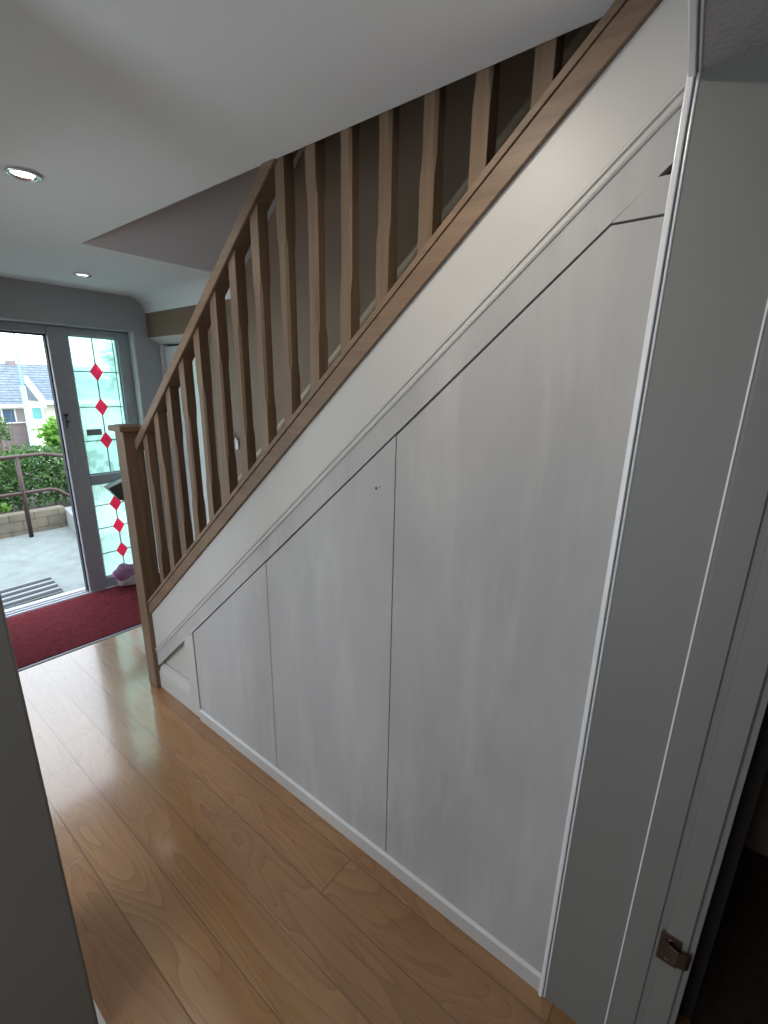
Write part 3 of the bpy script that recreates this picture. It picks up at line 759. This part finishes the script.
# tree seen through the leaded window
tr = thing('garden_tree', (3.9, 8.5, .12), 'dark leafy tree seen through the top of the leaded window', 'tree')
leafobj('foliage', tr, M['tree'], 2600, lambda r: (3.95 + r.gauss(0, .25), 8.5 + r.gauss(0, .3), 1.90 + r.gauss(0, .22)), .085, 6)
leafobj('foliage', tr, M['tree'], 26, lambda r: ((lambda t: (3.50 + .22 * t + r.gauss(0, .012), 8.5, 2.52 - .40 * t + r.gauss(0, .012)))(r.choice([0, .33, .66, 1]))), .07, 16)
bm = B(); tube(bm, [(4.1, 8.5, .12), (4.05, 8.5, 1.2), (3.95, 8.5, 1.9)], [.05, .04, .02], 8)
tube(bm, [(3.95, 8.5, 1.9), (3.72, 8.5, 2.2), (3.5, 8.5, 2.54)], [.012, .008, .004], 6); obj('trunk', bm, M['twig'], tr)

# lamp post
lp = thing('lamp_post', (3.62, 14, -4.2), 'slim pale green street lamp post in front of the houses', 'lamp post')
bm = B(); tube(bm, [(3.62, 14, -4.2), (3.70, 14, 1.55)], .055, 10); obj('lower_post', bm, M['postpaint'], lp, smooth=True)
bm = B(); tube(bm, [(3.70, 14, 1.55), (3.72, 14, 2.9)], .028, 10); obj('upper_post', bm, M['postpaint'], lp, smooth=True)

# houses down the hill
ha = thing('neighbour_house', (13, 49, -4.2), 'brick house with blue-grey tiled roof seen through open doorway at left', 'house')
bm = B(); box(bm, 4.5, 19, 45.3, 54.7, -4.2, -1.45); obj('wall', bm, M['housebrick'], ha)
bm = B(); box(bm, 4.5, 19, 45.3, 54.7, -1.45, -.15); obj('upper_wall', bm, M['white'], ha)
bm = B(); poly_prism(bm, [(44.9, -.08), (50, 3.07), (55.1, -.08), (55.1, -.22), (50, 2.9), (44.9, -.22)], 'X', 4.2, 19.3); obj('roof', bm, M['roofa'], ha)
bm = B(); box(bm, 4.2, 19.3, 44.8, 44.92, -.32, -.06); obj('fascia', bm, M['white'], ha)
bm = B(); box(bm, 12.35, 12.95, 49.7, 50.3, 2.7, 3.3); obj('chimney', bm, M['housebrick'], ha)
def hwin(parent, x0, x1, y, z0, z1, nb, mats):
    fw = .09; bm = B()
    for (a, b, c, d) in ((x0, x1, z0, z0 + fw), (x0, x1, z1 - fw, z1)): box(bm, a, b, y - .12, y - .02, c, d)
    for k in range(nb + 1):
        x = x0 + (x1 - x0 - fw) * k / nb; box(bm, x, x + fw, y - .12, y - .02, z0 + fw, z1 - fw)
    w = obj('window', bm, M['white'], parent)
    for k in range(nb):
        x = x0 + (x1 - x0 - fw) * k / nb
        bm = B(); box(bm, x + fw, x + (x1 - x0 - fw) / nb, y - .06, y - .02, z0 + fw, z1 - fw); obj('pane', bm, M[mats[k % len(mats)]], w)
hwin(ha, 8.6, 12.0, 45.3, -1.52, -.35, 4, ['winglass', 'curtain', 'winglass', 'curtain'])
hb_ = thing('neighbour_house', (14.5, 41.5, -4.2), 'cream rendered house with projecting slate roof and turquoise window', 'house')
bm = B(); box(bm, 11.75, 19, 40.4, 44.2, -4.2, .25); obj('wall', bm, M['render'], hb_)
bm = B(); poly_prism(bm, [(40.4, .25), (43, 1.72), (44.2, 1.1), (44.2, .25)], 'X', 11.76, 12.0); obj('tile_hung_gable', bm, M['roofa'], hb_)
bm = B(); poly_prism(bm, [(40.0, .38), (43.0, 1.96), (44.6, 1.1), (44.6, .9), (43, 1.8), (40, .22)], 'X', 11.75, 19.5); obj('roof', bm, M['roofb'], hb_)
bm = B(); poly_prism(bm, [(39.95, .42), (43.0, 2.02), (43.2, 2.02), (43.2, 1.5), (43.0, 1.40), (39.95, -.15)], 'X', 11.6, 11.75); obj('bargeboard', bm, M['white'], hb_)
bm = B(); box(bm, 11.6, 19.5, 39.9, 40.02, .08, .36); obj('fascia', bm, M['white'], hb_)
bm = B(); box(bm, 10.75, 11.75, 40.5, 40.8, -4.2, .1); obj('porch_wall', bm, M['white'], hb_)
hwin(hb_, 10.85, 11.6, 40.5, -1.05, -.05, 1, ['turq'])
